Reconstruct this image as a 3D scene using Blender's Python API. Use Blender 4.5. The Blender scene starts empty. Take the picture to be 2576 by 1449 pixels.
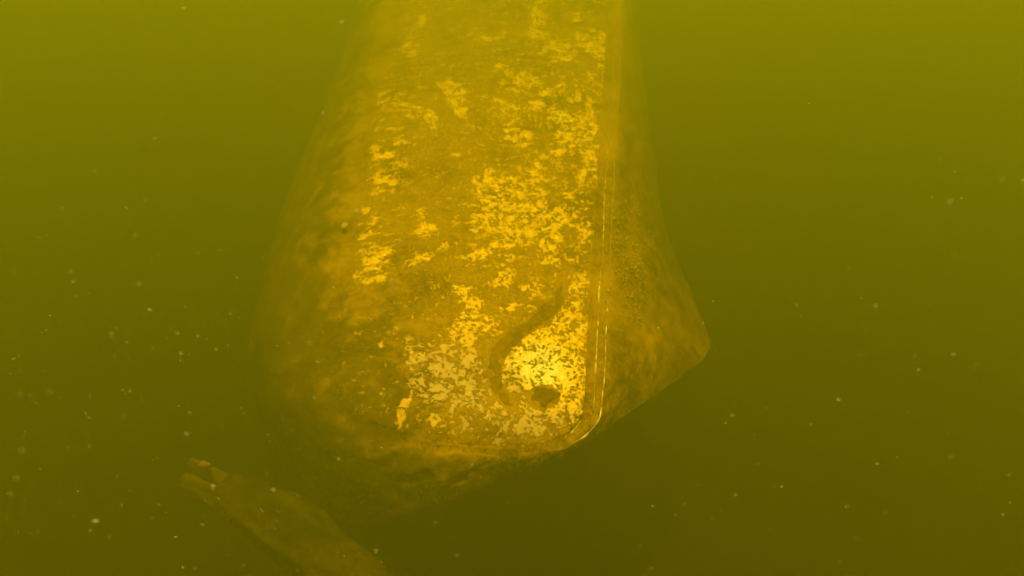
import bpy, math, random
import numpy as np
from mathutils import Vector, Matrix, noise as mnoise

# ------------------------------------------------------------------ camera, light, exposure
scene = bpy.context.scene
col = scene.collection
PITCH = math.radians(25.0)            # camera looks down by this much
CAM = np.array([0.0, 0.0, 2.35])      # metres above the lake bed
F = 1840.0                            # focal length in pixels of a 2576-wide frame
FWD = np.array([0.0, math.cos(PITCH), -math.sin(PITCH)])
UP = np.array([0.0, math.sin(PITCH), math.cos(PITCH)])
RT = np.array([1.0, 0.0, 0.0])

cam_data = bpy.data.cameras.new('camera')
cam = bpy.data.objects.new('camera', cam_data)
col.objects.link(cam)
cam.location = CAM
cam.rotation_euler = (math.radians(90) - PITCH, 0, 0)
cam_data.sensor_width = 36.0
cam_data.lens = 36.0 * F / 2576.0
cam_data.clip_start = 0.02
cam_data.clip_end = 500.0
cam_data.dof.use_dof = True
cam_data.dof.focus_distance = 2.05
cam_data.dof.aperture_fstop = cam_data.lens / 8.0     # an 8 mm wide pupil
scene.camera = cam

SUN_EL, SUN_AZ = math.radians(85.0), math.radians(165.0)   # high, a little behind the camera
world = bpy.data.worlds.new('World')
scene.world = world
world.use_nodes = True
wn = world.node_tree.nodes
sky = wn.new('ShaderNodeTexSky')
sky.sky_type = 'NISHITA'
sky.sun_disc = False
sky.sun_elevation = SUN_EL
sky.sun_rotation = SUN_AZ
world.node_tree.links.new(sky.outputs[0], wn['Background'].inputs[0])
wn['Background'].inputs[1].default_value = 0.15

sun_data = bpy.data.lights.new('sun', 'SUN')
sun_data.energy = 5.0
sun_data.angle = math.radians(0.6)
sun_data.color = (1.0, 0.94, 0.84)
sun = bpy.data.objects.new('sun', sun_data)
col.objects.link(sun)
sv = Vector((math.sin(SUN_AZ) * math.cos(SUN_EL), math.cos(SUN_AZ) * math.cos(SUN_EL), math.sin(SUN_EL)))
sun.rotation_euler = sv.to_track_quat('Z', 'Y').to_euler()
sun.location = (0, 0, 30)

scene.view_settings.view_transform = 'Standard'
scene.view_settings.look = 'None'
scene.view_settings.gamma = 1.0
scene.view_settings.exposure = 3.85
cy = scene.cycles
cy.max_bounces = 14
cy.diffuse_bounces = 3
cy.volume_bounces = 10
cy.transparent_max_bounces = 8
cy.use_denoising = True
try:
    cy.denoiser = 'OPENIMAGEDENOISE'
    cy.denoising_input_passes = 'RGB_ALBEDO_NORMAL'
    cy.denoising_prefilter = 'ACCURATE'
except Exception:
    pass
cy.caustics_reflective = False
cy.caustics_refractive = False

rng = np.random.default_rng(7)
random.seed(7)

# ------------------------------------------------------------------ helpers
def P(u, v, d):
    """photo pixel (2576 wide) at depth d (metres along the view axis) -> world"""
    u, v, d = np.broadcast_arrays(np.asarray(u, float), np.asarray(v, float), np.asarray(d, float))
    x = (u - 1288.0) / F * d
    y = (724.5 - v) / F * d
    return CAM + x[..., None] * RT + y[..., None] * UP + d[..., None] * FWD

def project(p):
    d = (p - CAM) @ FWD
    return 1288 + (p - CAM) @ RT / d * F, 724.5 - (p - CAM) @ UP / d * F

def lid_depth(v):
    """the flat panel: 2.0 m away at its near edge, 3.5 m where it leaves the top of the frame"""
    return 1.0 / (0.5 + (1.0 / 3.5 - 0.5) * (1040.0 - np.asarray(v, float)) / 940.0)

A0 = P(835, 1040, lid_depth(1040)); A1 = P(1475, 1040, lid_depth(1040)); A2 = P(835, 100, lid_depth(100))
NRM = np.cross(A1 - A0, A2 - A0); NRM /= np.linalg.norm(NRM)      # outward normal of the panel
PX = (A1 - A0) / np.linalg.norm(A1 - A0)
PY = np.cross(NRM, PX)
ORG = A1

def hash2(ix, iy, seed):
    h = (ix.astype(np.int64) * 374761393 + iy.astype(np.int64) * 668265263 + seed * 1442695041) & 0x7fffffff
    h = ((h ^ (h >> 13)) * 1274126177) & 0x7fffffff
    return ((h ^ (h >> 16)) & 0xffff) / 65535.0

def vnoise(x, y, seed=0):
    ix, iy = np.floor(x), np.floor(y)
    fx, fy = x - ix, y - iy
    fx = fx * fx * (3 - 2 * fx); fy = fy * fy * (3 - 2 * fy)
    a = hash2(ix, iy, seed); b = hash2(ix + 1, iy, seed)
    c = hash2(ix, iy + 1, seed); d = hash2(ix + 1, iy + 1, seed)
    return (a * (1 - fx) + b * fx) * (1 - fy) + (c * (1 - fx) + d * fx) * fy

def fbm(x, y, oct=4, seed=0):
    s = np.zeros_like(x); a = 0.5; t = 0
    for k in range(oct):
        s += a * vnoise(x * 2 ** k, y * 2 ** k, seed + k * 17); t += a; a *= 0.55
    return s / t

def mesh_obj(name, verts, faces, mat, parent=None, smooth=True, attrs=None, kind=None):
    me = bpy.data.meshes.new(name)
    me.from_pydata([tuple(p) for p in np.asarray(verts, float)], [], faces)
    me.materials.append(mat)
    for k, v in (attrs or {}).items():
        v = np.asarray(v, float)
        if v.ndim == 1:
            a = me.attributes.new(k, 'FLOAT', 'POINT'); a.data.foreach_set('value', v)
        else:
            a = me.attributes.new(k, 'FLOAT_VECTOR', 'POINT'); a.data.foreach_set('vector', v.ravel())
    if smooth:
        me.polygons.foreach_set('use_smooth', [True] * len(me.polygons))
    me.update()
    o = bpy.data.objects.new(name, me)
    col.objects.link(o)
    if parent is not None:
        o.parent = parent
        o.matrix_parent_inverse = parent.matrix_world.inverted()
    if kind:
        o['kind'] = kind
    return o

def thing(o, label, cat):
    o['label'] = label
    o['category'] = cat
    return o

def empty(name, loc):
    o = bpy.data.objects.new(name, None)
    o.location = Vector(loc)
    col.objects.link(o)
    o.matrix_world = Matrix.Translation(Vector(loc))
    return o

def grid_faces(nu, nv, flip=False, wrap=False):
    f = []
    for i in range(nu if wrap else nu - 1):
        i2 = (i + 1) % nu
        for j in range(nv - 1):
            q = (i * nv + j, i2 * nv + j, i2 * nv + j + 1, i * nv + j + 1)
            f.append(q[::-1] if flip else q)
    return f

# ------------------------------------------------------------------ materials
def new_mat(name):
    m = bpy.data.materials.new(name)
    m.use_nodes = True
    nt = m.node_tree
    return m, nt, nt.nodes, nt.links, nt.nodes['Principled BSDF']

def N(nodes, typ, **kw):
    n = nodes.new(typ)
    for k, v in kw.items():
        if k.startswith('i_'):
            n.inputs[k[2:].replace('_', ' ')].default_value = v
        else:
            setattr(n, k, v)
    return n

def ramp(nodes, stops, interp='LINEAR'):
    r = nodes.new('ShaderNodeValToRGB')
    r.color_ramp.interpolation = interp
    e = r.color_ramp.elements
    while len(e) > 1:
        e.remove(e[-1])
    e[0].position, e[0].color = stops[0][0], (*stops[0][1], 1)
    for p, c in stops[1:]:
        x = e.new(p); x.color = (*c, 1)
    return r

SILT_D = (0.12, 0.050, 0.001)
SILT_M = (0.33, 0.142, 0.002)
SILT_L = (0.43, 0.195, 0.003)
PAINT = (0.87, 0.40, 0.008)
PAINT_L = (0.93, 0.50, 0.025)
PRIMER = (0.60, 0.32, 0.09)

def silt_colour(nt, nodes, links, vec, scale=1.0):
    """brown silt and algae: light and dark clumps"""
    n1 = N(nodes, 'ShaderNodeTexNoise', i_Scale=5.0 * scale, i_Detail=5.0, i_Roughness=0.6)
    n2 = N(nodes, 'ShaderNodeTexNoise', i_Scale=60.0 * scale, i_Detail=5.0, i_Roughness=0.7)
    for n in (n1, n2):
        links.new(vec, n.inputs['Vector'])
    a = N(nodes, 'ShaderNodeMath', operation='MULTIPLY_ADD')
    a.inputs[1].default_value = 0.45
    links.new(n2.outputs['Fac'], a.inputs[0])
    b = N(nodes, 'ShaderNodeMath', operation='MULTIPLY')
    b.inputs[1].default_value = 0.55
    links.new(n1.outputs['Fac'], b.inputs[0])
    links.new(b.outputs[0], a.inputs[2])
    r = ramp(nodes, [(0.36, SILT_D), (0.50, SILT_M), (0.64, SILT_L)])
    links.new(a.outputs[0], r.inputs[0])
    # darker mud together with painted-in shade (outline broken up by noise)
    md = N(nodes, 'ShaderNodeAttribute', attribute_name='mud_shade')
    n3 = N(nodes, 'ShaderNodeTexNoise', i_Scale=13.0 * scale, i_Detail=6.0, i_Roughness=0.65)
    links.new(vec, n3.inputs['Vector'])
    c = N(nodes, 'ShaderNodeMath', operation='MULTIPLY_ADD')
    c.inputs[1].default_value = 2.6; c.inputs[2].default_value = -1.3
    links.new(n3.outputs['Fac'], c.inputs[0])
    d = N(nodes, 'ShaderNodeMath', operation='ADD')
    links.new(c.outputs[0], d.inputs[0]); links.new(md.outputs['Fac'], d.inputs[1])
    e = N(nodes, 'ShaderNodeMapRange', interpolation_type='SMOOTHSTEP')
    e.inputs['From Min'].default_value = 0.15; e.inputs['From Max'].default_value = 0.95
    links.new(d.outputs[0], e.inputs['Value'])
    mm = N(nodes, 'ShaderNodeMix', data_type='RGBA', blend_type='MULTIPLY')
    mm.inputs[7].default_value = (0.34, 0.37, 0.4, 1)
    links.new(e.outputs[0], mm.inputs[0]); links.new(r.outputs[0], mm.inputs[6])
    return mm.outputs[2], a.outputs[0], n2.outputs['Fac']

def panel_material():
    m, nt, nodes, links, bsdf = new_mat('silted_paint')
    uv = N(nodes, 'ShaderNodeAttribute', attribute_name='puv')
    bare = N(nodes, 'ShaderNodeAttribute', attribute_name='bare')
    prim = N(nodes, 'ShaderNodeAttribute', attribute_name='prim')
    pale_glow = N(nodes, 'ShaderNodeAttribute', attribute_name='pale_glow')
    streak = N(nodes, 'ShaderNodeAttribute', attribute_name='streak')
    gp = N(nodes, 'ShaderNodeNewGeometry')
    sc, sfac, sfine = silt_colour(nt, nodes, links, gp.outputs['Position'])
    # wandering coordinates so that patches get ragged outlines
    wn_ = N(nodes, 'ShaderNodeTexNoise', i_Scale=34.0, i_Detail=3.0)
    links.new(uv.outputs['Vector'], wn_.inputs['Vector'])
    sub = N(nodes, 'ShaderNodeVectorMath', operation='SUBTRACT'); sub.inputs[1].default_value = (0.5, 0.5, 0.5)
    links.new(wn_.outputs['Color'], sub.inputs[0])
    scl = N(nodes, 'ShaderNodeVectorMath', operation='SCALE'); scl.inputs['Scale'].default_value = 0.022
    links.new(sub.outputs[0], scl.inputs[0])
    add = N(nodes, 'ShaderNodeVectorMath', operation='ADD')
    links.new(uv.outputs['Vector'], add.inputs[0]); links.new(scl.outputs[0], add.inputs[1])
    nA = N(nodes, 'ShaderNodeTexNoise', i_Scale=26.0, i_Detail=8.0, i_Roughness=0.68)
    links.new(add.outputs[0], nA.inputs['Vector'])
    mp = N(nodes, 'ShaderNodeMapping'); mp.inputs['Rotation'].default_value = (0, 0, math.radians(-38)); mp.inputs['Scale'].default_value = (0.45, 1.5, 1)
    links.new(add.outputs[0], mp.inputs['Vector'])
    nB = N(nodes, 'ShaderNodeTexNoise', i_Scale=24.0, i_Detail=6.0, i_Roughness=0.6)
    links.new(mp.outputs[0], nB.inputs['Vector'])
    mixn = N(nodes, 'ShaderNodeMix', data_type='FLOAT')
    links.new(streak.outputs['Fac'], mixn.inputs[0]); links.new(nA.outputs['Fac'], mixn.inputs[2]); links.new(nB.outputs['Fac'], mixn.inputs[3])
    nC = N(nodes, 'ShaderNodeTexNoise', i_Scale=105.0, i_Detail=5.0, i_Roughness=0.65, i_Distortion=0.6)
    links.new(add.outputs[0], nC.inputs['Vector'])
    m1 = N(nodes, 'ShaderNodeMath', operation='MULTIPLY_ADD'); m1.inputs[1].default_value = 6.0   # coarse noise
    links.new(mixn.outputs[0], m1.inputs[0]); links.new(bare.outputs['Fac'], m1.inputs[2])
    m2 = N(nodes, 'ShaderNodeMath', operation='MULTIPLY_ADD'); m2.inputs[1].default_value = 4.2
    links.new(nC.outputs['Fac'], m2.inputs[0]); links.new(m1.outputs[0], m2.inputs[2])
    nR = N(nodes, 'ShaderNodeTexNoise', i_Scale=46.0, i_Detail=4.0, i_Roughness=0.6)      # lacework: thin ridges
    links.new(add.outputs[0], nR.inputs['Vector'])
    r1 = N(nodes, 'ShaderNodeMath', operation='SUBTRACT'); r1.inputs[1].default_value = 0.5
    links.new(nR.outputs['Fac'], r1.inputs[0])
    r2 = N(nodes, 'ShaderNodeMath', operation='ABSOLUTE'); links.new(r1.outputs[0], r2.inputs[0])
    r3 = N(nodes, 'ShaderNodeMath', operation='MULTIPLY_ADD'); r3.inputs[1].default_value = -7.0
    links.new(r2.outputs[0], r3.inputs[0]); links.new(m2.outputs[0], r3.inputs[2])
    mr = N(nodes, 'ShaderNodeMapRange', interpolation_type='SMOOTHSTEP')
    mr.inputs['From Min'].default_value = 4.96; mr.inputs['From Max'].default_value = 5.38
    links.new(r3.outputs[0], mr.inputs['Value'])
    # worn paint, made paler where a glow is painted in
    nP = N(nodes, 'ShaderNodeTexNoise', i_Scale=70.0, i_Detail=7.0, i_Roughness=0.72)
    links.new(uv.outputs['Vector'], nP.inputs['Vector'])
    pz = N(nodes, 'ShaderNodeMath', operation='MULTIPLY_ADD'); pz.inputs[1].default_value = 0.18
    links.new(bare.outputs['Fac'], pz.inputs[0]); links.new(nP.outputs['Fac'], pz.inputs[2])
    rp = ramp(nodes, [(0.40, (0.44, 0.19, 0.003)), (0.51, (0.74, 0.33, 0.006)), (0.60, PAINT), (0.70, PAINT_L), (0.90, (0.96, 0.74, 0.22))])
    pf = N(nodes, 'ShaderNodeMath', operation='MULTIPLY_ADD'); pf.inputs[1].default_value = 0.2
    links.new(pale_glow.outputs['Fac'], pf.inputs[0]); links.new(pz.outputs[0], pf.inputs[2])
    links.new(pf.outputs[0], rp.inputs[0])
    mxp = N(nodes, 'ShaderNodeMix', data_type='RGBA')
    mxp.inputs[7].default_value = (*PRIMER, 1)
    links.new(prim.outputs['Fac'], mxp.inputs[0]); links.new(rp.outputs[0], mxp.inputs[6])
    fl = N(nodes, 'ShaderNodeMapRange', interpolation_type='SMOOTHSTEP')        # thin film of silt round the bare patches
    fl.inputs['From Min'].default_value = 4.6; fl.inputs['From Max'].default_value = 5.3; fl.inputs['To Max'].default_value = 0.35
    links.new(r3.outputs[0], fl.inputs['Value'])
    mf = N(nodes, 'ShaderNodeMix', data_type='RGBA')
    mf.inputs[7].default_value = (0.54, 0.26, 0.005, 1)
    links.new(fl.outputs[0], mf.inputs[0]); links.new(sc, mf.inputs[6])
    sc = mf.outputs[2]
    mx = N(nodes, 'ShaderNodeMix', data_type='RGBA')
    links.new(mr.outputs[0], mx.inputs[0]); links.new(sc, mx.inputs[6]); links.new(mxp.outputs[2], mx.inputs[7])
    links.new(mx.outputs[2], bsdf.inputs['Base Color'])
    bsdf.inputs['Roughness'].default_value = 0.75
    bsdf.inputs['Specular IOR Level'].default_value = 0.04
    # silt lies proud of the paint
    h = N(nodes, 'ShaderNodeMath', operation='SUBTRACT')
    links.new(sfac, h.inputs[0]); links.new(mr.outputs[0], h.inputs[1])
    bp = N(nodes, 'ShaderNodeBump'); bp.inputs['Strength'].default_value = 0.9; bp.inputs['Distance'].default_value = 0.007
    links.new(h.outputs[0], bp.inputs['Height']); links.new(bp.outputs[0], bsdf.inputs['Normal'])
    return m

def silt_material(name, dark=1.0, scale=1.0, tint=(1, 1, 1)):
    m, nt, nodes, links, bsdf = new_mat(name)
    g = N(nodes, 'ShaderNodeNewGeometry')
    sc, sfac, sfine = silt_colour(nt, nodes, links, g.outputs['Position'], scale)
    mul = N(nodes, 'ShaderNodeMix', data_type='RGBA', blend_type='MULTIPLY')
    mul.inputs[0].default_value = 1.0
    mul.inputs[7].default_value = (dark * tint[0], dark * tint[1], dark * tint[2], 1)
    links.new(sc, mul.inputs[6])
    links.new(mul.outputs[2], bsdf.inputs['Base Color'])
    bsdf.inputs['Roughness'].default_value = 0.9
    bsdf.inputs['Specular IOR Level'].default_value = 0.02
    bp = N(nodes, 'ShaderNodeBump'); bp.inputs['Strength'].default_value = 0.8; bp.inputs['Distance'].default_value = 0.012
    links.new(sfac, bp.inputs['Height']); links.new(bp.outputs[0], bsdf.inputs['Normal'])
    return m

def strip_material():
    """pale metal strip, silted over except along worn stretches"""
    m, nt, nodes, links, bsdf = new_mat('worn_strip')
    g = N(nodes, 'ShaderNodeNewGeometry')
    n = N(nodes, 'ShaderNodeTexNoise', i_Scale=38.0, i_Detail=5.0, i_Roughness=0.7)
    links.new(g.outputs['Position'], n.inputs['Vector'])
    r = ramp(nodes, [(0.44, SILT_M), (0.50, (0.70, 0.42, 0.04)), (0.58, (0.95, 0.72, 0.20))])
    wa = N(nodes, 'ShaderNodeAttribute', attribute_name='worn')
    ad = N(nodes, 'ShaderNodeMath', operation='ADD')
    links.new(n.outputs['Fac'], ad.inputs[0]); links.new(wa.outputs['Fac'], ad.inputs[1])
    links.new(ad.outputs[0], r.inputs[0]); links.new(r.outputs[0], bsdf.inputs['Base Color'])
    bsdf.inputs['Roughness'].default_value = 0.6
    return m

def plain_material(name, c, rough=0.7):
    m, nt, nodes, links, bsdf = new_mat(name)
    n = N(nodes, 'ShaderNodeTexNoise', i_Scale=300.0, i_Detail=2.0)
    r = ramp(nodes, [(0.3, tuple(x * 0.7 for x in c)), (0.7, c)])
    links.new(n.outputs['Fac'], r.inputs[0]); links.new(r.outputs[0], bsdf.inputs['Base Color'])
    bsdf.inputs['Roughness'].default_value = rough
    return m

M_PANEL = panel_material()
M_SILT = silt_material('brown_silt')
M_WEED = silt_material('weed', 0.66, 1.0)
M_CLUMP = silt_material('clump', 0.52, 1.0)
M_UNDER = silt_material('underside_shaded_silt', 0.22)  # silt colour darkened to deepen the shadow beneath the wreck
M_STRIP = strip_material()
M_SHELL = plain_material('shell', (0.46, 0.27, 0.008), 0.85)
M_CHIP = plain_material('pale_chip', (0.55, 0.33, 0.05), 0.6)
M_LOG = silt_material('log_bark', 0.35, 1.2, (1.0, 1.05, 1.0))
M_RUST = plain_material('orange_growth', (0.30, 0.08, 0.005))
M_MUD = silt_material('lake_mud', 0.14, 0.4)
M_SPECK = plain_material('pale_speck', (0.30, 0.27, 0.18))
M_SPECK_O = plain_material('orange_speck', (0.40, 0.18, 0.04))

# ------------------------------------------------------------------ water: the lit, murky medium
WATER_TOP = 3.6
mw = bpy.data.materials.new('murky_water')
mw.use_nodes = True
nt = mw.node_tree
for n in list(nt.nodes):
    if n.type == 'BSDF_PRINCIPLED':
        nt.nodes.remove(n)
pv = nt.nodes.new('ShaderNodeVolumePrincipled')
pv.inputs['Color'].default_value = (0.144, 0.1345, 0.002, 1)
pv.inputs['Absorption Color'].default_value = (0.0, 0.0, 0.0, 1)
pv.inputs['Density'].default_value = 0.74
pv.inputs['Anisotropy'].default_value = 0.5
ab = nt.nodes.new('ShaderNodeVolumeAbsorption')          # humic water swallows blue
ab.inputs['Color'].default_value = (1.0, 1.0, 0.0, 1)
ab.inputs['Density'].default_value = 0.40
sm = nt.nodes.new('ShaderNodeAddShader')
nt.links.new(pv.outputs[0], sm.inputs[0]); nt.links.new(ab.outputs[0], sm.inputs[1])
nt.links.new(sm.outputs[0], nt.nodes['Material Output'].inputs['Volume'])
hx, z0, z1 = 45.0, -1.0, WATER_TOP
wv = [(x, y, z) for x in (-hx, hx) for y in (-hx, hx) for z in (z0, z1)]
wf = [(0, 1, 3, 2), (4, 6, 7, 5), (0, 4, 5, 1), (2, 3, 7, 6), (0, 2, 6, 4), (1, 5, 7, 3)]
water = mesh_obj('water', wv, wf, mw, smooth=False, kind='structure')
water['label'] = 'murky yellow green lake water'

# ------------------------------------------------------------------ lake bed
nb = 121
g = np.linspace(-1, 1, nb)
gx = np.sign(g) * np.abs(g) ** 2.2 * 44.0
bx, by = np.meshgrid(gx, gx, indexing='ij')
bz = (fbm(bx * 0.9 + 50, by * 0.9 + 50, 5, 3) - 0.5) * 0.22
lake_bed = mesh_obj('lake_bed', np.stack([bx, by, bz], -1).reshape(-1, 3), grid_faces(nb, nb), M_MUD, kind='structure')

# ------------------------------------------------------------------ sunken wreck
wreck_base = P(1150, 1000, 2.6).copy(); wreck_base[2] = 0.0
wreck = thing(empty('sunken_wreck', wreck_base),
              'sunken wreck with a long pale panel patched with brown silt, standing in murky green water', 'wreck')

# panel outline in photo pixels
def xl(v):
    return np.interp(v, [-400, -100, 0, 100, 230, 400, 560, 700, 800, 930, 1000, 1120],
                     [1075, 1028, 1005, 982, 950, 925, 897, 872, 852, 838, 838, 838])
def xr(v):
    return np.interp(v, [-400, 0, 150, 380, 700, 850, 1030, 1120], [1545, 1528, 1522, 1507, 1487, 1478, 1468, 1460])
def vb(s):
    ss = np.linspace(0, 1, 401)
    y = np.interp(ss, [0, .04, .10, .2, .32, .46, .62, .78, .88, .94, .975, 1.0],
                     [955, 1000, 1035, 1062, 1085, 1103, 1112, 1112, 1104, 1090, 1068, 1030])
    y[1:-1] = np.convolve(np.concatenate([[955] * 6, y, [1030] * 6]), np.ones(13) / 13, 'valid')[1:-1]
    return np.interp(s, ss, y)
def round_off(s):
    t = np.clip((s - .75) / .2, 0, 1)
    return 0.018 * (1 - t * t * (3 - 2 * t))      # the panel rolls over at its edges, except along the strips
VT = -260.0
NS, NT = 230, 380
S, T = np.meshgrid(np.linspace(0, 1, NS), np.linspace(0, 1, NT), indexing='ij')
V = vb(S) + (VT - vb(S)) * T
U = xl(V) + (xr(V) - xl(V)) * S
pts = P(U, V, lid_depth(V))
rel = pts - ORG
pu, pw = rel @ PX, rel @ PY

# where the silt has come off, marked by hand from the photograph: (u, v, ru, rv, angle, amount)
BARE = [
 (1345, 40, 26, 40, 10, .70), (1400, 130, 34, 30, 0, .75), (1455, 45, 40, 14, 10, .55), (1485, 115, 30, 38, 0, .95), (1350, 90, 26, 24, 0, .55),
 (1512, 160, 14, 60, 0, .65), (1478, 186, 14, 14, 0, .8), (1315, 215, 36, 20, 10, .75), (1375, 225, 34, 16, 20, .7), (1350, 265, 40, 20, 20, .7),
 (1448, 238, 22, 22, -30, .85), (1275, 285, 22, 20, 0, .72), (1135, 262, 18, 60, 32, .95), (1085, 305, 14, 40, 50, .8), (1025, 275, 15, 36, 30, .9),
 (950, 265, 18, 40, -10, .7), (970, 250, 30, 14, 0, .55), (1240, 105, 46, 16, 30, .55), (1050, 60, 34, 12, 40, .6), (1025, 115, 18, 30, 10, .55), (1265, 185, 26, 14, 15, .65),
 (1412, 300, 26, 30, 0, 1.05), (1440, 340, 55, 44, 20, .95), (1300, 355, 24, 52, 62, .92), (1490, 350, 17, 95, 3, .85), (1470, 440, 15, 60, 5, .7),
 (1390, 400, 40, 24, 0, .72), (965, 385, 22, 40, 55, .9), (1010, 368, 50, 14, 30, .75), (965, 450, 36, 20, 30, .85), (1010, 420, 30, 14, 30, .55), (1135, 395, 16, 20, 0, .72), (1190, 95, 40, 12, 30, .45),
 (1345, 460, 30, 34, 20, .9), (1240, 445, 16, 22, 0, .78), (1300, 520, 105, 46, -14, 1.0), (1255, 572, 62, 34, -10, 1.02), (1370, 575, 66, 40, 20, .92), (1415, 500, 16, 26, 0, .65), (1465, 575, 22, 46, 5, .82),
 (1390, 610, 46, 22, 0, .78), (930, 545, 16, 42, 15, .75), (925, 600, 24, 20, 0, .65), (1060, 550, 24, 36, 30, .55), (1075, 585, 24, 16, 30, .65), (1110, 630, 18, 18, 0, .7),
 (950, 650, 36, 26, 35, .85), (925, 690, 36, 22, -20, .95), (985, 640, 24, 20, 30, .72), (1050, 680, 44, 14, 25, .68), (1215, 640, 46, 20, 15, .85), (1285, 630, 26, 34, 0, .82), (1400, 650, 36, 20, -10, .75),
 (1275, 700, 52, 22, 15, .7), (1350, 720, 40, 20, 0, .68), (1470, 720, 24, 30, 0, .68), (1180, 775, 30, 44, 10, 1.05), (1165, 850, 44, 40, 0, .88), (1205, 820, 30, 40, 0, .8), (1310, 770, 36, 16, 0, .6),
 (1445, 760, 30, 36, 0, .9), (1440, 830, 44, 46, 0, .95), (1390, 820, 40, 26, 40, .8), (1330, 870, 40, 26, 40, .85),
 (1375, 905, 85, 60, 0, 1.08), (1345, 945, 80, 60, 0, 1.10), (1430, 960, 45, 90, 0, 1.02), (1445, 1025, 24, 60, 0, .95), (1290, 930, 40, 50, 0, .95), (1355, 1045, 60, 20, -10, .85),
 (1150, 930, 70, 46, -20, .90), (1110, 980, 60, 46, -20, .82), (1180, 1000, 40, 46, -20, .82), (1075, 900, 44, 40, 0, .62), (1290, 1075, 60, 30, 20, .98), (1370, 1062, 60, 20, 10, .90), (1260, 1050, 36, 22, -30, .85), (1200, 1050, 36, 20, 0, .6),
 (1018, 1025, 14, 30, -20, .95), (1080, 1055, 12, 26, -25, .8), (985, 870, 18, 12, 0, .6), (1010, 1050, 24, 14, 0, .6), (1300, 300, 40, 20, 0, .5), (1500, 250, 14, 60, 0, .5), (1130, 1075, 60, 14, -15, .55),
]
STRAND = np.array([(1412, 715), (1408, 755), (1378, 790), (1340, 822), (1300, 852), (1268, 880), (1250, 912), (1244, 948), (1248, 985), (1266, 1012), (1290, 1030)], float)
OVAL = (1366, 1006, 42, 29, 14)

def blob(u, v, b):
    a = math.radians(b[4])
    du, dv = U - b[0] if u is None else u - b[0], V - b[1] if v is None else v - b[1]
    x = du * math.cos(a) - dv * math.sin(a)          # angle tips the blob's long axis to the upper right
    y = du * math.sin(a) + dv * math.cos(a)
    return x / b[2], y / b[3]

bare = np.zeros_like(U)
WU = U + (fbm(U / 46, V / 46, 4, 101) - .5) * 74      # ragged outlines for the worn patches
WV = V + (fbm(U / 46 + 40, V / 46, 4, 102) - .5) * 74
for b in BARE:
    x, y = blob(WU, WV, b)
    bare = np.maximum(bare, b[5] * np.exp(-0.75 * (x * x + y * y) ** 1.3))
base = -0.06 + 0.22 * fbm(U / 120, V / 90, 3, 131) * np.clip((760 - V) / 150, 0, 1) + 0.06 * np.clip((U - 1100) / 300, -1, 1) - 0.35 * np.clip((V - 700) / 200, 0, 1) * np.clip((1120 - U) / 160, 0, 1)
base -= 0.25 * np.clip((V - 1070) / 40, 0, 1)
bare = np.maximum(np.minimum(1.75 * bare - .36 + .10 * np.clip((450 - V) / 250, 0, 1), .68 + .40 * np.exp(-((U - 1362) / 80) ** 2 - ((V - 935) / 70) ** 2)), base)
def strand_dist(u, v):
    d = np.full(np.shape(u), 1e9)
    for a, b in zip(STRAND[:-1], STRAND[1:]):
        ab = b - a
        t = np.clip(((u - a[0]) * ab[0] + (v - a[1]) * ab[1]) / (ab @ ab), 0, 1)
        d = np.minimum(d, np.hypot(u - a[0] - t * ab[0], v - a[1] - t * ab[1]))
    return d
sd = strand_dist(U, V) + (fbm(U / 15, V / 15, 4, 77) - .5) * 18
bare = np.where(sd < 22, np.minimum(bare, -1.2 + 2.2 * np.clip((sd - 12) / 10, 0, 1)), bare)
x, y = blob(None, None, OVAL)
bare = np.where(x * x + y * y + (fbm(U / 12, V / 12, 3, 78) - .5) * .35 < 1.05, -1.5, bare)
prim = np.zeros_like(U)
for b in [(1130, 960, 110, 70, -10, 1.0), (1300, 1080, 150, 36, 5, 1.0), (1180, 1010, 70, 70, 0, 1.0), (1275, 1010, 40, 50, 0, .8)]:
    x, y = blob(None, None, b)
    prim = np.maximum(prim, np.clip(1.5 * np.exp(-0.8 * (x * x + y * y)), 0, 1) * b[5])
pale_glow = np.exp(-((U - 1362) / 75) ** 2 - ((V - 935) / 60) ** 2) + .6 * np.exp(-((U - 1412) / 22) ** 2 - ((V - 298) / 26) ** 2)  # glow of light painted as paler colour near the corner, plus a small far spot
streak = np.clip((1180 - U) / 160, 0, 1) * np.clip((800 - V) / 150, 0, 1)
streak = np.maximum(streak, np.clip((260 - V) / 200, 0, .6))
def mud_shade_at(u, v):  # mud and light falloff low left; painted murk-fade on flanks, shade on end
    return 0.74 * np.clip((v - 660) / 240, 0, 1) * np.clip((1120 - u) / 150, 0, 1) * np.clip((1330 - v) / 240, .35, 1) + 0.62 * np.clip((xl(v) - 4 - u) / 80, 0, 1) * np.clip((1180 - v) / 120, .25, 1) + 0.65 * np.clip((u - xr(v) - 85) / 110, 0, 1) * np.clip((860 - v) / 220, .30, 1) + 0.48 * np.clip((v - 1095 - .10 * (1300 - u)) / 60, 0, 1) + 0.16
mud_shade = np.clip(mud_shade_at(U, V), 0, 1)
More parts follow.
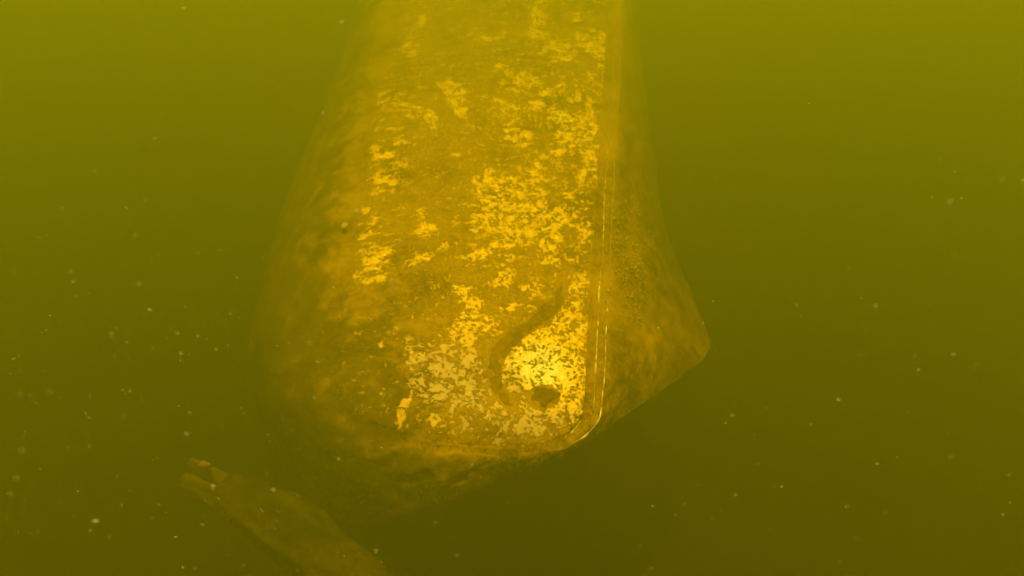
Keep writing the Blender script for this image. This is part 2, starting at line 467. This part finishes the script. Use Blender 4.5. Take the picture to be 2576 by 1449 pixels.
# dents, a slight crown and the silt's own thickness
crown = 0.020 * (1 - (2 * S - 1) ** 2)
dents = (fbm(pu * 4 + 9, pw * 4 + 3, 3, 5) - 0.5) * 0.030
bcl = np.clip(bare, 0, 1)
lump = (fbm(pu * 42, pw * 42, 4, 8) - 0.45) * 0.006 * np.clip(1.15 - bcl, 0, 1)
edge = np.clip(np.minimum(np.minimum(S, 1 - S) * 14, T * 22), 0, 1)
off = (crown + dents + lump) * edge - round_off(S) * np.maximum((1 - np.clip(S / .07, 0, 1)) ** 2, (1 - np.clip(T / .04, 0, 1)) ** 2)
pts2 = pts + off[..., None] * NRM
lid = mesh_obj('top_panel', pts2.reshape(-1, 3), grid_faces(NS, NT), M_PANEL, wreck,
               attrs={'bare': bare.ravel(), 'prim': prim.ravel(), 'streak': streak.ravel(), 'pale_glow': pale_glow.ravel(), 'mud_shade': mud_shade.ravel(),
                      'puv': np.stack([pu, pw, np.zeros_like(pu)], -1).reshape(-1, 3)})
lid['label'] = 'long pale panel, silt worn off in ragged bright patches'

# skirt: from the panel's edge out over a narrow ledge and down the sides
def lid_edge(v, side):
    return (xr(v) if side > 0 else xl(v))
KEYS = [  # panel edge (u, v), ledge width, skirt foot (u, v), extra depth of the foot
 (xr(-260), -260, 36, 1595, -190, .80), (xr(0), 0, 38, 1610, 110, .80), (xr(250), 250, 40, 1642, 370, .80), (xr(430), 430, 42, 1668, 560, .78),
 (xr(570), 570, 44, 1726, 715, .74), (xr(700), 700, 46, 1790, 862, .70), (xr(830), 830, 48, 1772, 905, .50), (xr(930), 930, 48, 1650, 992, .26),
 (1470, 1010, 46, 1560, 1050, .10), (1466, 1045, 42, 1508, 1092, .04), (1452, 1074, 34, 1468, 1116, .02), (1418, 1096, 28, 1415, 1142, .01),
 (1330, 1112, 20, 1310, 1188, .03), (1200, 1110, 16, 1150, 1250, .045), (1060, 1088, 14, 990, 1302, .08), (950, 1050, 14, 872, 1326, .16),
 (880, 1018, 16, 770, 1265, .25), (845, 980, 18, 690, 1140, .60), (xl(900), 900, 20, 640, 1015, 1.0), (xl(780), 780, 20, 622, 905, 1.15),
 (xl(640), 640, 20, 652, 760, 1.15), (xl(480), 480, 20, 690, 600, 1.1), (xl(360), 360, 20, 735, 475, 1.05), (xl(230), 230, 20, 795, 350, 1.0),
 (xl(90), 90, 20, 852, 200, 1.0), (xl(-80), -80, 20, 900, 20, 1.0), (xl(-260), -260, 20, 950, -170, 1.0)]
K = np.array(KEYS, float)
NL, NR = 420, 34
kt = np.concatenate([[0], np.cumsum(np.hypot(np.diff(K[:, 0]), np.diff(K[:, 1])) + 0.6 * np.hypot(np.diff(K[:, 3]), np.diff(K[:, 4])))]); kt /= kt[-1]
lt = np.linspace(0, 1, NL)
def smooth_interp(t, kt, kv, w=7):
    y = np.interp(t, kt, kv)
    pad = np.concatenate([2 * y[0] - y[w:0:-1], y, 2 * y[-1] - y[-2:-w - 2:-1]])
    ker = np.hanning(2 * w + 3)[1:-1]; ker /= ker.sum()
    return np.convolve(pad, ker, 'valid')
EW, FU, FV, FD = [smooth_interp(lt, kt, K[:, k], 4) for k in (2, 3, 4, 5)]
v1 = np.linspace(VT, 1030, 900); s2 = np.linspace(1, 0, 700)[1:]; v3 = np.linspace(955, VT, 900)[1:]
bu = np.concatenate([xr(v1), xl(vb(s2)) + (xr(vb(s2)) - xl(vb(s2))) * s2, xl(v3)])
bv = np.concatenate([v1, vb(s2), v3])
bs = np.concatenate([np.ones(900), s2, np.zeros(899)])
bl = np.concatenate([[0], np.cumsum(np.hypot(np.diff(bu), np.diff(bv)))])
kpos = np.maximum.accumulate([bl[np.argmin((bu - k[0]) ** 2 + (bv - k[1]) ** 2)] for k in K])
kpos[0], kpos[-1] = 0, bl[-1]
epos = smooth_interp(lt, kt, kpos, 3); epos[0], epos[-1] = 0, bl[-1]
EU, EV, ES = [np.interp(epos, bl, q) for q in (bu, bv, bs)]
E3 = P(EU, EV, lid_depth(EV)) - round_off(ES)[:, None] * NRM      # the panel's edge
tang = np.gradient(E3, axis=0); tang /= np.linalg.norm(tang, axis=1)[:, None]
outw = np.cross(NRM[None], tang)
cen = E3.mean(0)
outw *= np.sign(((E3 - cen) * outw).sum(1))[:, None]
LW = EW / F * lid_depth(EV)                       # ledge width in metres
foot = P(FU, FV, lid_depth(EV) + FD)
wR = np.clip((kt[12] - lt) / (kt[12] - kt[10]), 0, 1)      # the stepped ledge runs along the strips only
rings = []
rings.append(E3 - outw * 0.002 - NRM * 0.0005)
rings.append(E3 + outw * (LW * 0.25)[:, None] - NRM * (0.002 + 0.010 * wR)[:, None])
rings.append(E3 + outw * (LW * 0.60)[:, None] - NRM * (0.006 + 0.008 * wR)[:, None])
L3 = E3 + outw * LW[:, None] - NRM * (0.012 - 0.002 * wR)[:, None]
rings.append(L3)
for k in range(1, NR - 3):
    t = k / (NR - 4)
    q = L3 * (1 - t) + foot * t
    bul = np.sin(math.pi * t ** .7) * (0.05 + 0.09 * (1 - wR)) * np.linalg.norm(foot - L3, axis=1)
    q = q + (outw * 0.5 + NRM * 0.5) * bul[:, None]
    rings.append(q)
R = np.stack(rings, 1)                             # NL x NR x 3
tu = np.linspace(0, 1, NL)[:, None] * 60 + np.zeros((1, NR)); tv = np.linspace(0, 1, NR)[None] * 9 + np.zeros((NL, 1))
side_n = np.cross(np.gradient(R, axis=0), np.gradient(R, axis=1)); side_n /= np.linalg.norm(side_n, axis=2)[..., None] + 1e-9
if (side_n * (R - R.reshape(-1, 3).mean(0))).sum() < 0:
    side_n = -side_n
amp = np.concatenate([[0, .35, .5, .45], np.linspace(.8, .5, NR - 4)])[None]
ru = np.cumsum(np.concatenate([[0], np.linalg.norm(np.diff(E3, axis=0), axis=1)]))[:, None] + np.zeros((1, NR))
rv = np.cumsum(np.concatenate([np.zeros((NL, 1)), np.linalg.norm(np.diff(R, axis=1), axis=2)], 1), 1)
rough = (fbm(ru * 9 + 4, rv * 9, 4, 21) - .5) * 0.030 + (fbm(ru * 38, rv * 38, 4, 31) - .5) * 0.022
R = R + side_n * (rough * amp)[..., None]
iR = int(np.argmin(np.abs(lt - kt[9])))            # the corner between the right side and the end
iL = int(np.argmin(np.abs(lt - kt[16])))           # the corner between the end and the left side
def skirt_part(name, a, b, label, mat=M_SILT):
    seg = R[a:b + 1]
    pu_, pv_ = project(seg)
    md_ = np.clip(mud_shade_at(pu_, pv_), 0, 1)
    o = mesh_obj(name, seg.reshape(-1, 3), grid_faces(seg.shape[0], NR), mat, wreck, attrs={'mud_shade': md_.ravel()})
    o['label'] = label
    return o
skirt_part('side_panel', 0, iR, 'brown silted flank below the bright metal strips')
skirt_part('end_panel', iR, iL, 'shaded rounded end of the wreck, furred with silt')
skirt_part('side_panel', iL, NL - 1, 'dark silted flank on the side of the leaning log')

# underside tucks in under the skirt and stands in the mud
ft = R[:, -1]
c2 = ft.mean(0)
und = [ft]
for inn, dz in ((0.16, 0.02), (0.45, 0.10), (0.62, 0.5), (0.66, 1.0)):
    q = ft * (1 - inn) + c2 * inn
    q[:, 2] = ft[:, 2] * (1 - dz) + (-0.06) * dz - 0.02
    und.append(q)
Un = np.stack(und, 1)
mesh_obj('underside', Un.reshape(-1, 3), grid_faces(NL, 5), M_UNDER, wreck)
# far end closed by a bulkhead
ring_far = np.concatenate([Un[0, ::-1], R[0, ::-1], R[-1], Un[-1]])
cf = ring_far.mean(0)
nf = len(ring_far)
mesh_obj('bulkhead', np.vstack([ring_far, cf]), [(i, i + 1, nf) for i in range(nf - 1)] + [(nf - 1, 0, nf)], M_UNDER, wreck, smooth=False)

# metal strips along the edge, round the near corner
def strip(offset, t0, t1, wid, hei, worn, label):
    idx = np.arange(int(t0 * NL), int(t1 * NL))
    c = E3[idx] + outw[idx] * (LW[idx] * offset)[:, None] - NRM * 0.010
    wob = (fbm(ru[idx, 0] * 7, ru[idx, 0] * 0 + offset * 9, 3, 55) - .5) * 0.014
    c = c + outw[idx] * wob[:, None]
    prof = [(-wid, -hei), (-wid * .9, hei * .4), (-wid * .4, hei), (wid * .4, hei), (wid * .9, hei * .4), (wid, -hei)]
    vs = np.stack([c + outw[idx] * a + NRM * b for a, b in prof], 1)
    n = len(idx); k = len(prof)
    fs = grid_faces(n, k) + [tuple(range(k)), tuple((n - 1) * k + j for j in range(k))[::-1]]
    w_ = np.repeat(np.interp(EV[idx], worn[0], worn[1]), k)
    o = mesh_obj('metal_strip', vs.reshape(-1, 3), fs, M_STRIP, wreck, attrs={'worn': w_})
    o['label'] = label
tc = kt[11]
strip(0.52, 0.004, kt[9] - 0.004, 0.0026, 0.005, ([200, 420, 800, 960], [-.18, -.07, -.03, -.09]), 'inner pale strip along the panel edge')
strip(1.00, 0.004, tc, 0.0024, 0.005, ([560, 760, 900, 1100], [-.2, -.08, -.04, -.01]), 'outer pale strip turning round the near corner')
strip(0.10, kt[8], tc + 0.012, 0.0025, 0.004, ([900, 1100], [-.05, .03]), 'thin bright lip at the rounded corner of the panel')

# crust of small shells on the flank
def icos():
    t = (1 + 5 ** .5) / 2
    v = np.array([(-1, t, 0), (1, t, 0), (-1, -t, 0), (1, -t, 0), (0, -1, t), (0, 1, t), (0, -1, -t), (0, 1, -t), (t, 0, -1), (t, 0, 1), (-t, 0, -1), (-t, 0, 1)], float)
    v /= np.linalg.norm(v[0])
    f = [(0, 11, 5), (0, 5, 1), (0, 1, 7), (0, 7, 10), (0, 10, 11), (1, 5, 9), (5, 11, 4), (11, 10, 2), (10, 7, 6), (7, 1, 8),
         (3, 9, 4), (3, 4, 2), (3, 2, 6), (3, 6, 8), (3, 8, 9), (4, 9, 5), (2, 4, 11), (6, 2, 10), (8, 6, 7), (9, 8, 1)]
    return v, f
IV, IF = icos()
def rand_rot():
    q = rng.normal(size=4); q /= np.linalg.norm(q)
    w, x, y, z = q
    return np.array([[1 - 2 * (y * y + z * z), 2 * (x * y - z * w), 2 * (x * z + y * w)],
                     [2 * (x * y + z * w), 1 - 2 * (x * x + z * z), 2 * (y * z - x * w)],
                     [2 * (x * z - y * w), 2 * (y * z + x * w), 1 - 2 * (x * x + y * y)]])
flat = R.reshape(-1, 3)
fu, fv = project(flat)
fn = side_n.reshape(-1, 3)
vs, fs = [], []
for b, n in (((1545, 560, 34, 60, 0), 90), ((1585, 660, 46, 70, 0), 200), ((1605, 750, 30, 50, 0), 90), ((1600, 500, 20, 40, 0), 30)):
    w = np.exp(-((fu - b[0]) / b[2]) ** 2 - ((fv - b[1]) / b[3]) ** 2) * ((fu > 1525))
    w /= w.sum()
    for i in rng.choice(len(flat), n, p=w):
        s = rng.uniform(.0018, .0050)
        v = (IV * np.array([s * 1.7, s, s * .5]) * (1 + .25 * rng.normal(size=(12, 1)))) @ rand_rot().T + flat[i] + fn[i] * s * .1 + rng.normal(size=3) * .004
        fs += [tuple(a + 12 * (len(vs)) for a in f) for f in IF]
        vs.append(v)
crust = mesh_obj('shell_crust', np.vstack(vs), fs, M_SHELL, wreck, kind='stuff')
crust['label'] = 'cluster of small greenish shells'

# furry growth hanging on the sides
def tufts(name, base_pts, base_n, n, lmin, lmax, mat, parent, lean=(0, 0, -0.4), mud_shade_on=1.0):
    idx = rng.choice(len(base_pts), n)
    vs, fs = [], []
    for k, i in enumerate(idx):
        p = base_pts[i] + rng.normal(size=3) * 0.006
        nn = base_n[i] + rng.normal(size=3) * 0.5 + np.array(lean)
        nn /= np.linalg.norm(nn)
        L = rng.uniform(lmin, lmax)
        sdv = np.cross(nn, rng.normal(size=3)); sdv /= np.linalg.norm(sdv) + 1e-9
        w = L * rng.uniform(.08, .18)
        vs += [p - nn * .004 - sdv * w, p - nn * .004 + sdv * w, p + nn * L * .6 + sdv * w * .7, p + nn * L, p + nn * L * .6 - sdv * w * .7]
        o = k * 5
        fs += [(o, o + 1, o + 2, o + 4), (o + 4, o + 2, o + 3)]
    tu_, tv_ = project(np.array(vs))
    return mesh_obj(name, np.array(vs), fs, mat, parent, kind='stuff', attrs={'mud_shade': np.clip(mud_shade_at(tu_, tv_) * mud_shade_on, 0, 1)})
low = R[:, 5:].reshape(-1, 3); lown = side_n[:, 5:].reshape(-1, 3)
t_ = tufts('algae_growth', low, lown, 9000, .003, .008, M_SILT, wreck)
t_['label'] = 'fine brown algae furring the sides'
e_i = (EV > 820) | (EU < 1100)
lip = R[e_i][:, :4].reshape(-1, 3); lipn = side_n[e_i][:, :4].reshape(-1, 3)
t_ = tufts('algae_growth', lip, lipn, 2500, .003, .009, M_SILT, wreck)
t_['label'] = 'short brown algae along the panel edge'

# pale chip of old trim on the far-side edge
cp = P(868, 573, lid_depth(573) + .02)
vs = np.array([cp + PX * a * .5 + PY * b * .5 + NRM * c for a, b, c in
      ((-.020, -.012, 0), (.014, -.018, .004), (.026, .006, .012), (.004, .024, .010), (-.012, .034, .006), (-.024, .010, .002))])
vs = np.vstack([vs + NRM * .006, vs - NRM * .003])
mesh_obj('trim_fragment', vs, [(0, 1, 2, 3, 4, 5), (11, 10, 9, 8, 7, 6)] + [(i, i + 6, (i + 1) % 6 + 6, (i + 1) % 6) for i in range(6)], M_CHIP, wreck, smooth=False)

def tube(path, radii, nseg, wob=0.15, seed=0, caps=True, squash=1.0):
    path = np.asarray(path, float); n = len(path)
    tg = np.gradient(path, axis=0); tg /= np.linalg.norm(tg, axis=1)[:, None]
    a = np.cross(tg, [0.13, 0.2, 1.0]); a /= np.linalg.norm(a, axis=1)[:, None]
    b = np.cross(tg, a)
    th = np.linspace(0, 2 * math.pi, nseg, endpoint=False)
    ln = np.cumsum(np.concatenate([[0], np.linalg.norm(np.diff(path, axis=0), axis=1)]))
    k = 1 + wob * 2 * (fbm(np.cos(th)[None] * 1.6 + 5 + ln[:, None] * 6, np.sin(th)[None] * 1.6 + 7 + ln[:, None] * 3, 4, seed) - .5)
    r = np.asarray(radii)[:, None] * k
    v = path[:, None] + a[:, None] * (r * np.cos(th)[None])[..., None] + b[:, None] * (r * np.sin(th)[None] * squash)[..., None]
    f = []
    for i in range(n - 1):
        for j in range(nseg):
            f.append((i * nseg + j, i * nseg + (j + 1) % nseg, (i + 1) * nseg + (j + 1) % nseg, (i + 1) * nseg + j))
    if caps:
        f += [tuple(range(nseg))[::-1], tuple((n - 1) * nseg + j for j in range(nseg))]
    return v.reshape(-1, 3), f

def lerp_path(keys, n):
    keys = np.asarray(keys, float)
    t = np.linspace(0, len(keys) - 1, n)
    return np.stack([smooth_interp(t, np.arange(len(keys)), keys[:, k], max(1, n // (2 * len(keys)))) for k in range(3)], 1)

# ------------------------------------------------------------------ weed strand and silt clump on the panel
def on_panel(u, v, h):
    return P(u, v, lid_depth(v)) + NRM * np.asarray(h)[..., None]
sp = np.linspace(0, len(STRAND) - 1, 90)
su = smooth_interp(sp, np.arange(len(STRAND)), STRAND[:, 0], 5)
sv_ = smooth_interp(sp, np.arange(len(STRAND)), STRAND[:, 1], 5)
du, dv = np.gradient(su), np.gradient(sv_); ll = np.hypot(du, dv); nu_, nv_ = -dv / ll, du / ll
prog = np.linspace(0, 1, 90)
halfw = (11 + 9 * np.sin(np.clip(prog * 1.15, 0, 1) * math.pi) ** .7 + 16 * (fbm(prog * 14, prog * 0, 3, 9) - .5)) * np.clip(np.minimum(prog, 1 - prog) * 14, .25, 1)
cr = np.linspace(-1, 1, 17)
CU = su[:, None] + nu_[:, None] * halfw[:, None] * cr[None]
CV = sv_[:, None] + nv_[:, None] * halfw[:, None] * cr[None]
CU += (fbm(CU / 12, CV / 12, 3, 71) - .5) * 16; CV += (fbm(CU / 12, CV / 12, 3, 72) - .5) * 16
def lid_rise(u, v):
    s = (u - xl(v)) / (xr(v) - xl(v))
    rel_ = P(u, v, lid_depth(v)) - ORG
    a, b = rel_ @ PX, rel_ @ PY
    return 0.020 * (1 - (2 * s - 1) ** 2) + (fbm(a * 4 + 9, b * 4 + 3, 3, 5) - 0.5) * 0.030
hh = lid_rise(CU, CV) - .002 + .0042 * np.sqrt(np.clip(1 - cr ** 2, 0, 1))[None] * (.7 + .9 * fbm(CU / 16, CV / 16, 4, 73)) + (fbm(CU / 9, CV / 9, 4, 79) - .55) * .006
weed = mesh_obj('weed_strand', on_panel(CU, CV, hh).reshape(-1, 3), grid_faces(90, 17), M_WEED)
thing(weed, 'dark winding strand of silted weed lying across the pale panel', 'weed')

nr_, na_ = 9, 40
rr, aa = np.meshgrid(np.linspace(0, 1, nr_), np.linspace(0, 2 * math.pi, na_, endpoint=False), indexing='ij')
oa = math.radians(OVAL[4])
wob = .95 + .75 * (fbm(np.cos(aa) * 1.8 + 8, np.sin(aa) * 1.8 + 8, 4, 44) - .5) * 2
ex, ey = rr * np.cos(aa) * OVAL[2] * wob, rr * np.sin(aa) * OVAL[3] * wob
OU = OVAL[0] + ex * math.cos(oa) + ey * math.sin(oa)
OV = OVAL[1] - ex * math.sin(oa) + ey * math.cos(oa)
oh = lid_rise(OU, OV) - .002 + .004 * np.sqrt(1 - rr ** 2 * .999) * (.8 + .5 * fbm(OU / 12, OV / 12, 3, 45))
f = []
for i in range(nr_ - 1):
    for j in range(na_):
        f.append((i * na_ + j, (i + 1) * na_ + j, (i + 1) * na_ + (j + 1) % na_, i * na_ + (j + 1) % na_))
clump = mesh_obj('silt_clump', on_panel(OU, OV, oh).reshape(-1, 3), f, M_CLUMP)
thing(clump, 'oval dark clump of silt on the bright corner of the panel', 'silt')

# ------------------------------------------------------------------ leaning log
lp = lerp_path([P(566, 1230, 2.26), P(680, 1300, 2.22), P(790, 1372, 2.20), P(890, 1450, 2.20), P(1000, 1580, 2.22), P(1150, 1850, 2.32)], 44)
log = thing(empty('sunken_log', (lp[-1][0], lp[-1][1], 0.0)), 'leaning sunken log with a broken forked end, faint in the murk', 'log')
lr = np.interp(np.linspace(0, 1, 44), [0, .1, .4, .7, 1], [.052, .072, .105, .125, .130])
v, f = tube(lp, lr, 64, .26, 12)
vv_ = v.reshape(44, 64, 3)
ring_c = vv_.mean(1, keepdims=True)
ang = np.linspace(0, 2 * math.pi, 64, endpoint=False)[None] + np.zeros((44, 1))
along = np.linspace(0, 1, 44)[:, None] + np.zeros((1, 64))
rid = (fbm(np.cos(ang) * 6 + 20, np.sin(ang) * 6 + 20 + along * 1.5, 4, 91) - .5) * .15 + (fbm(ang * 9, along * 40, 3, 92) - .5) * .07      # bark ridges along the grain
vv_ = ring_c + (vv_ - ring_c) * (1 + rid)[..., None]
v = vv_.reshape(-1, 3)
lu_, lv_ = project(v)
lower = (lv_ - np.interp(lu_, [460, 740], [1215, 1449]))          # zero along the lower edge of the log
mesh_obj('trunk', v, f, M_LOG, log, attrs={'mud_shade': np.clip((-lower - 35) / 80, 0, .75)})  # upper side painted darker so the lower edge reads as lit
for kk, (a, b, c, r0, r1) in enumerate((((560, 1222, 2.25), (522, 1188, 2.25), (478, 1160, 2.26), .034, .012), ((575, 1250, 2.25), (515, 1228, 2.25), (462, 1212, 2.26), .042, .022), ((580, 1270, 2.26), (540, 1262, 2.26), (492, 1258, 2.27), .026, .008))):
    q = lerp_path([P(*a), P(*b), P(*c)], 14)
    v, f = tube(q, np.linspace(r0, r1, 14), 14, .9, 60 + kk)
    mesh_obj('broken_prong', v, f, M_LOG, log)
for kk, (u, vv, d, s) in enumerate(((511, 1170, 2.21, .016), (628, 1318, 2.17, .009))):
    v = IV * s * np.array([1.2, .8, .8])
    v = v * (1 + .3 * rng.normal(size=(12, 1))) + P(u, vv, d)
    o = mesh_obj('orange_growth', v, IF, M_RUST, log)
tn = np.stack([lp + np.cross([0, 0, 1.], rng.normal(size=3)) * 0 for _ in range(1)])[0]
th = rng.uniform(0, 2 * math.pi, 1200); ii = rng.integers(0, 44, 1200)
tg = np.gradient(lp, axis=0); tg /= np.linalg.norm(tg, axis=1)[:, None]
aax = np.cross(tg, [0.13, 0.2, 1.0]); aax /= np.linalg.norm(aax, axis=1)[:, None]; bax = np.cross(tg, aax)
nn = aax[ii] * np.cos(th)[:, None] + bax[ii] * np.sin(th)[:, None]
t_ = tufts('algae_growth', lp[ii] + nn * lr[ii][:, None], nn, 4500, .004, .012, M_LOG, log, mud_shade_on=0.0)
t_['label'] = 'soft algae furring the log'

# ------------------------------------------------------------------ particles drifting in the water
def specks(name, n, mat, dmin, dmax, smin, smax, label, fixed=()):
    vs, fs = [], []
    def put(u, v, d, s, el):
        q = IV * np.array([s * el, s, s])
        a = rng.normal() * .35
        ca, sa = math.cos(a), math.sin(a)
        q = q @ np.array([[ca, 0, sa], [0, 1, 0], [-sa, 0, ca]])
        fs.extend([tuple(a_ + 12 * len(vs) for a_ in f) for f in IF])
        vs.append(q + P(u, v, d))
    for (u, v, d, s, el) in fixed:
        put(u, v, d, s * .28, el)
    k = 0
    while k < n:
        u, v = rng.uniform(-200, 2776), rng.uniform(-150, 1600)
        d = dmin + (dmax - dmin) * rng.uniform() ** .8
        keep = (0.10 + 0.9 * np.clip((v - 250) / 700, 0, 1)) * (1.0 if u < 1000 else (.18 if u < 1700 else .42))
        if rng.uniform() > keep:
            continue
        put(u, v, d, smin + (smax - smin) * rng.uniform() ** 2.5, rng.choice([1.0, 1.4, 1.8, 2.6, 5.0], p=[.15, .2, .3, .23, .12]))
        k += 1
    o = mesh_obj(name, np.vstack(vs), fs, mat, kind='stuff')
    o['label'] = label
    o['category'] = 'particles'
    return o
FIX = [(340, 591, .8, .0022, 2), (178, 684, .7, .0016, 2.2), (350, 715, .7, .0028, 1.1), (280, 840, .7, .0018, 2), (575, 872, .8, .0018, 1.8), (2203, 770, .7, .0026, 1.6), (2522, 452, .7, .0018, 2),
       (2390, 508, .6, .0020, 2), (55, 1134, .6, .0018, 2), (40, 1204, .6, .0018, 2.2), (28, 1243, .6, .0016, 2.4), (490, 1430, .8, .0016, 3), (545, 790, .8, .0012, 1.8), (2135, 675, .8, .0014, 2), (240, 430, .7, .0014, 2),
       (50, 992, .6, .0014, 2.2), (225, 998, .7, .0015, 1.8), (558, 1073, .8, .0014, 1.4), (2390, 1148, .7, .0017, 2.6)]
specks('drifting_particles', 1300, M_SPECK, .75, 2.2, .0003, .0010, 'pale specks drifting in the water', FIX)
specks('drifting_particles', 0, M_SPECK_O, .4, 1.0, .0009, .0016, 'orange specks drifting in the water', [(124, 986, .6, .0019, 2.0), (2455, 918, .6, .0013, 1.8)])
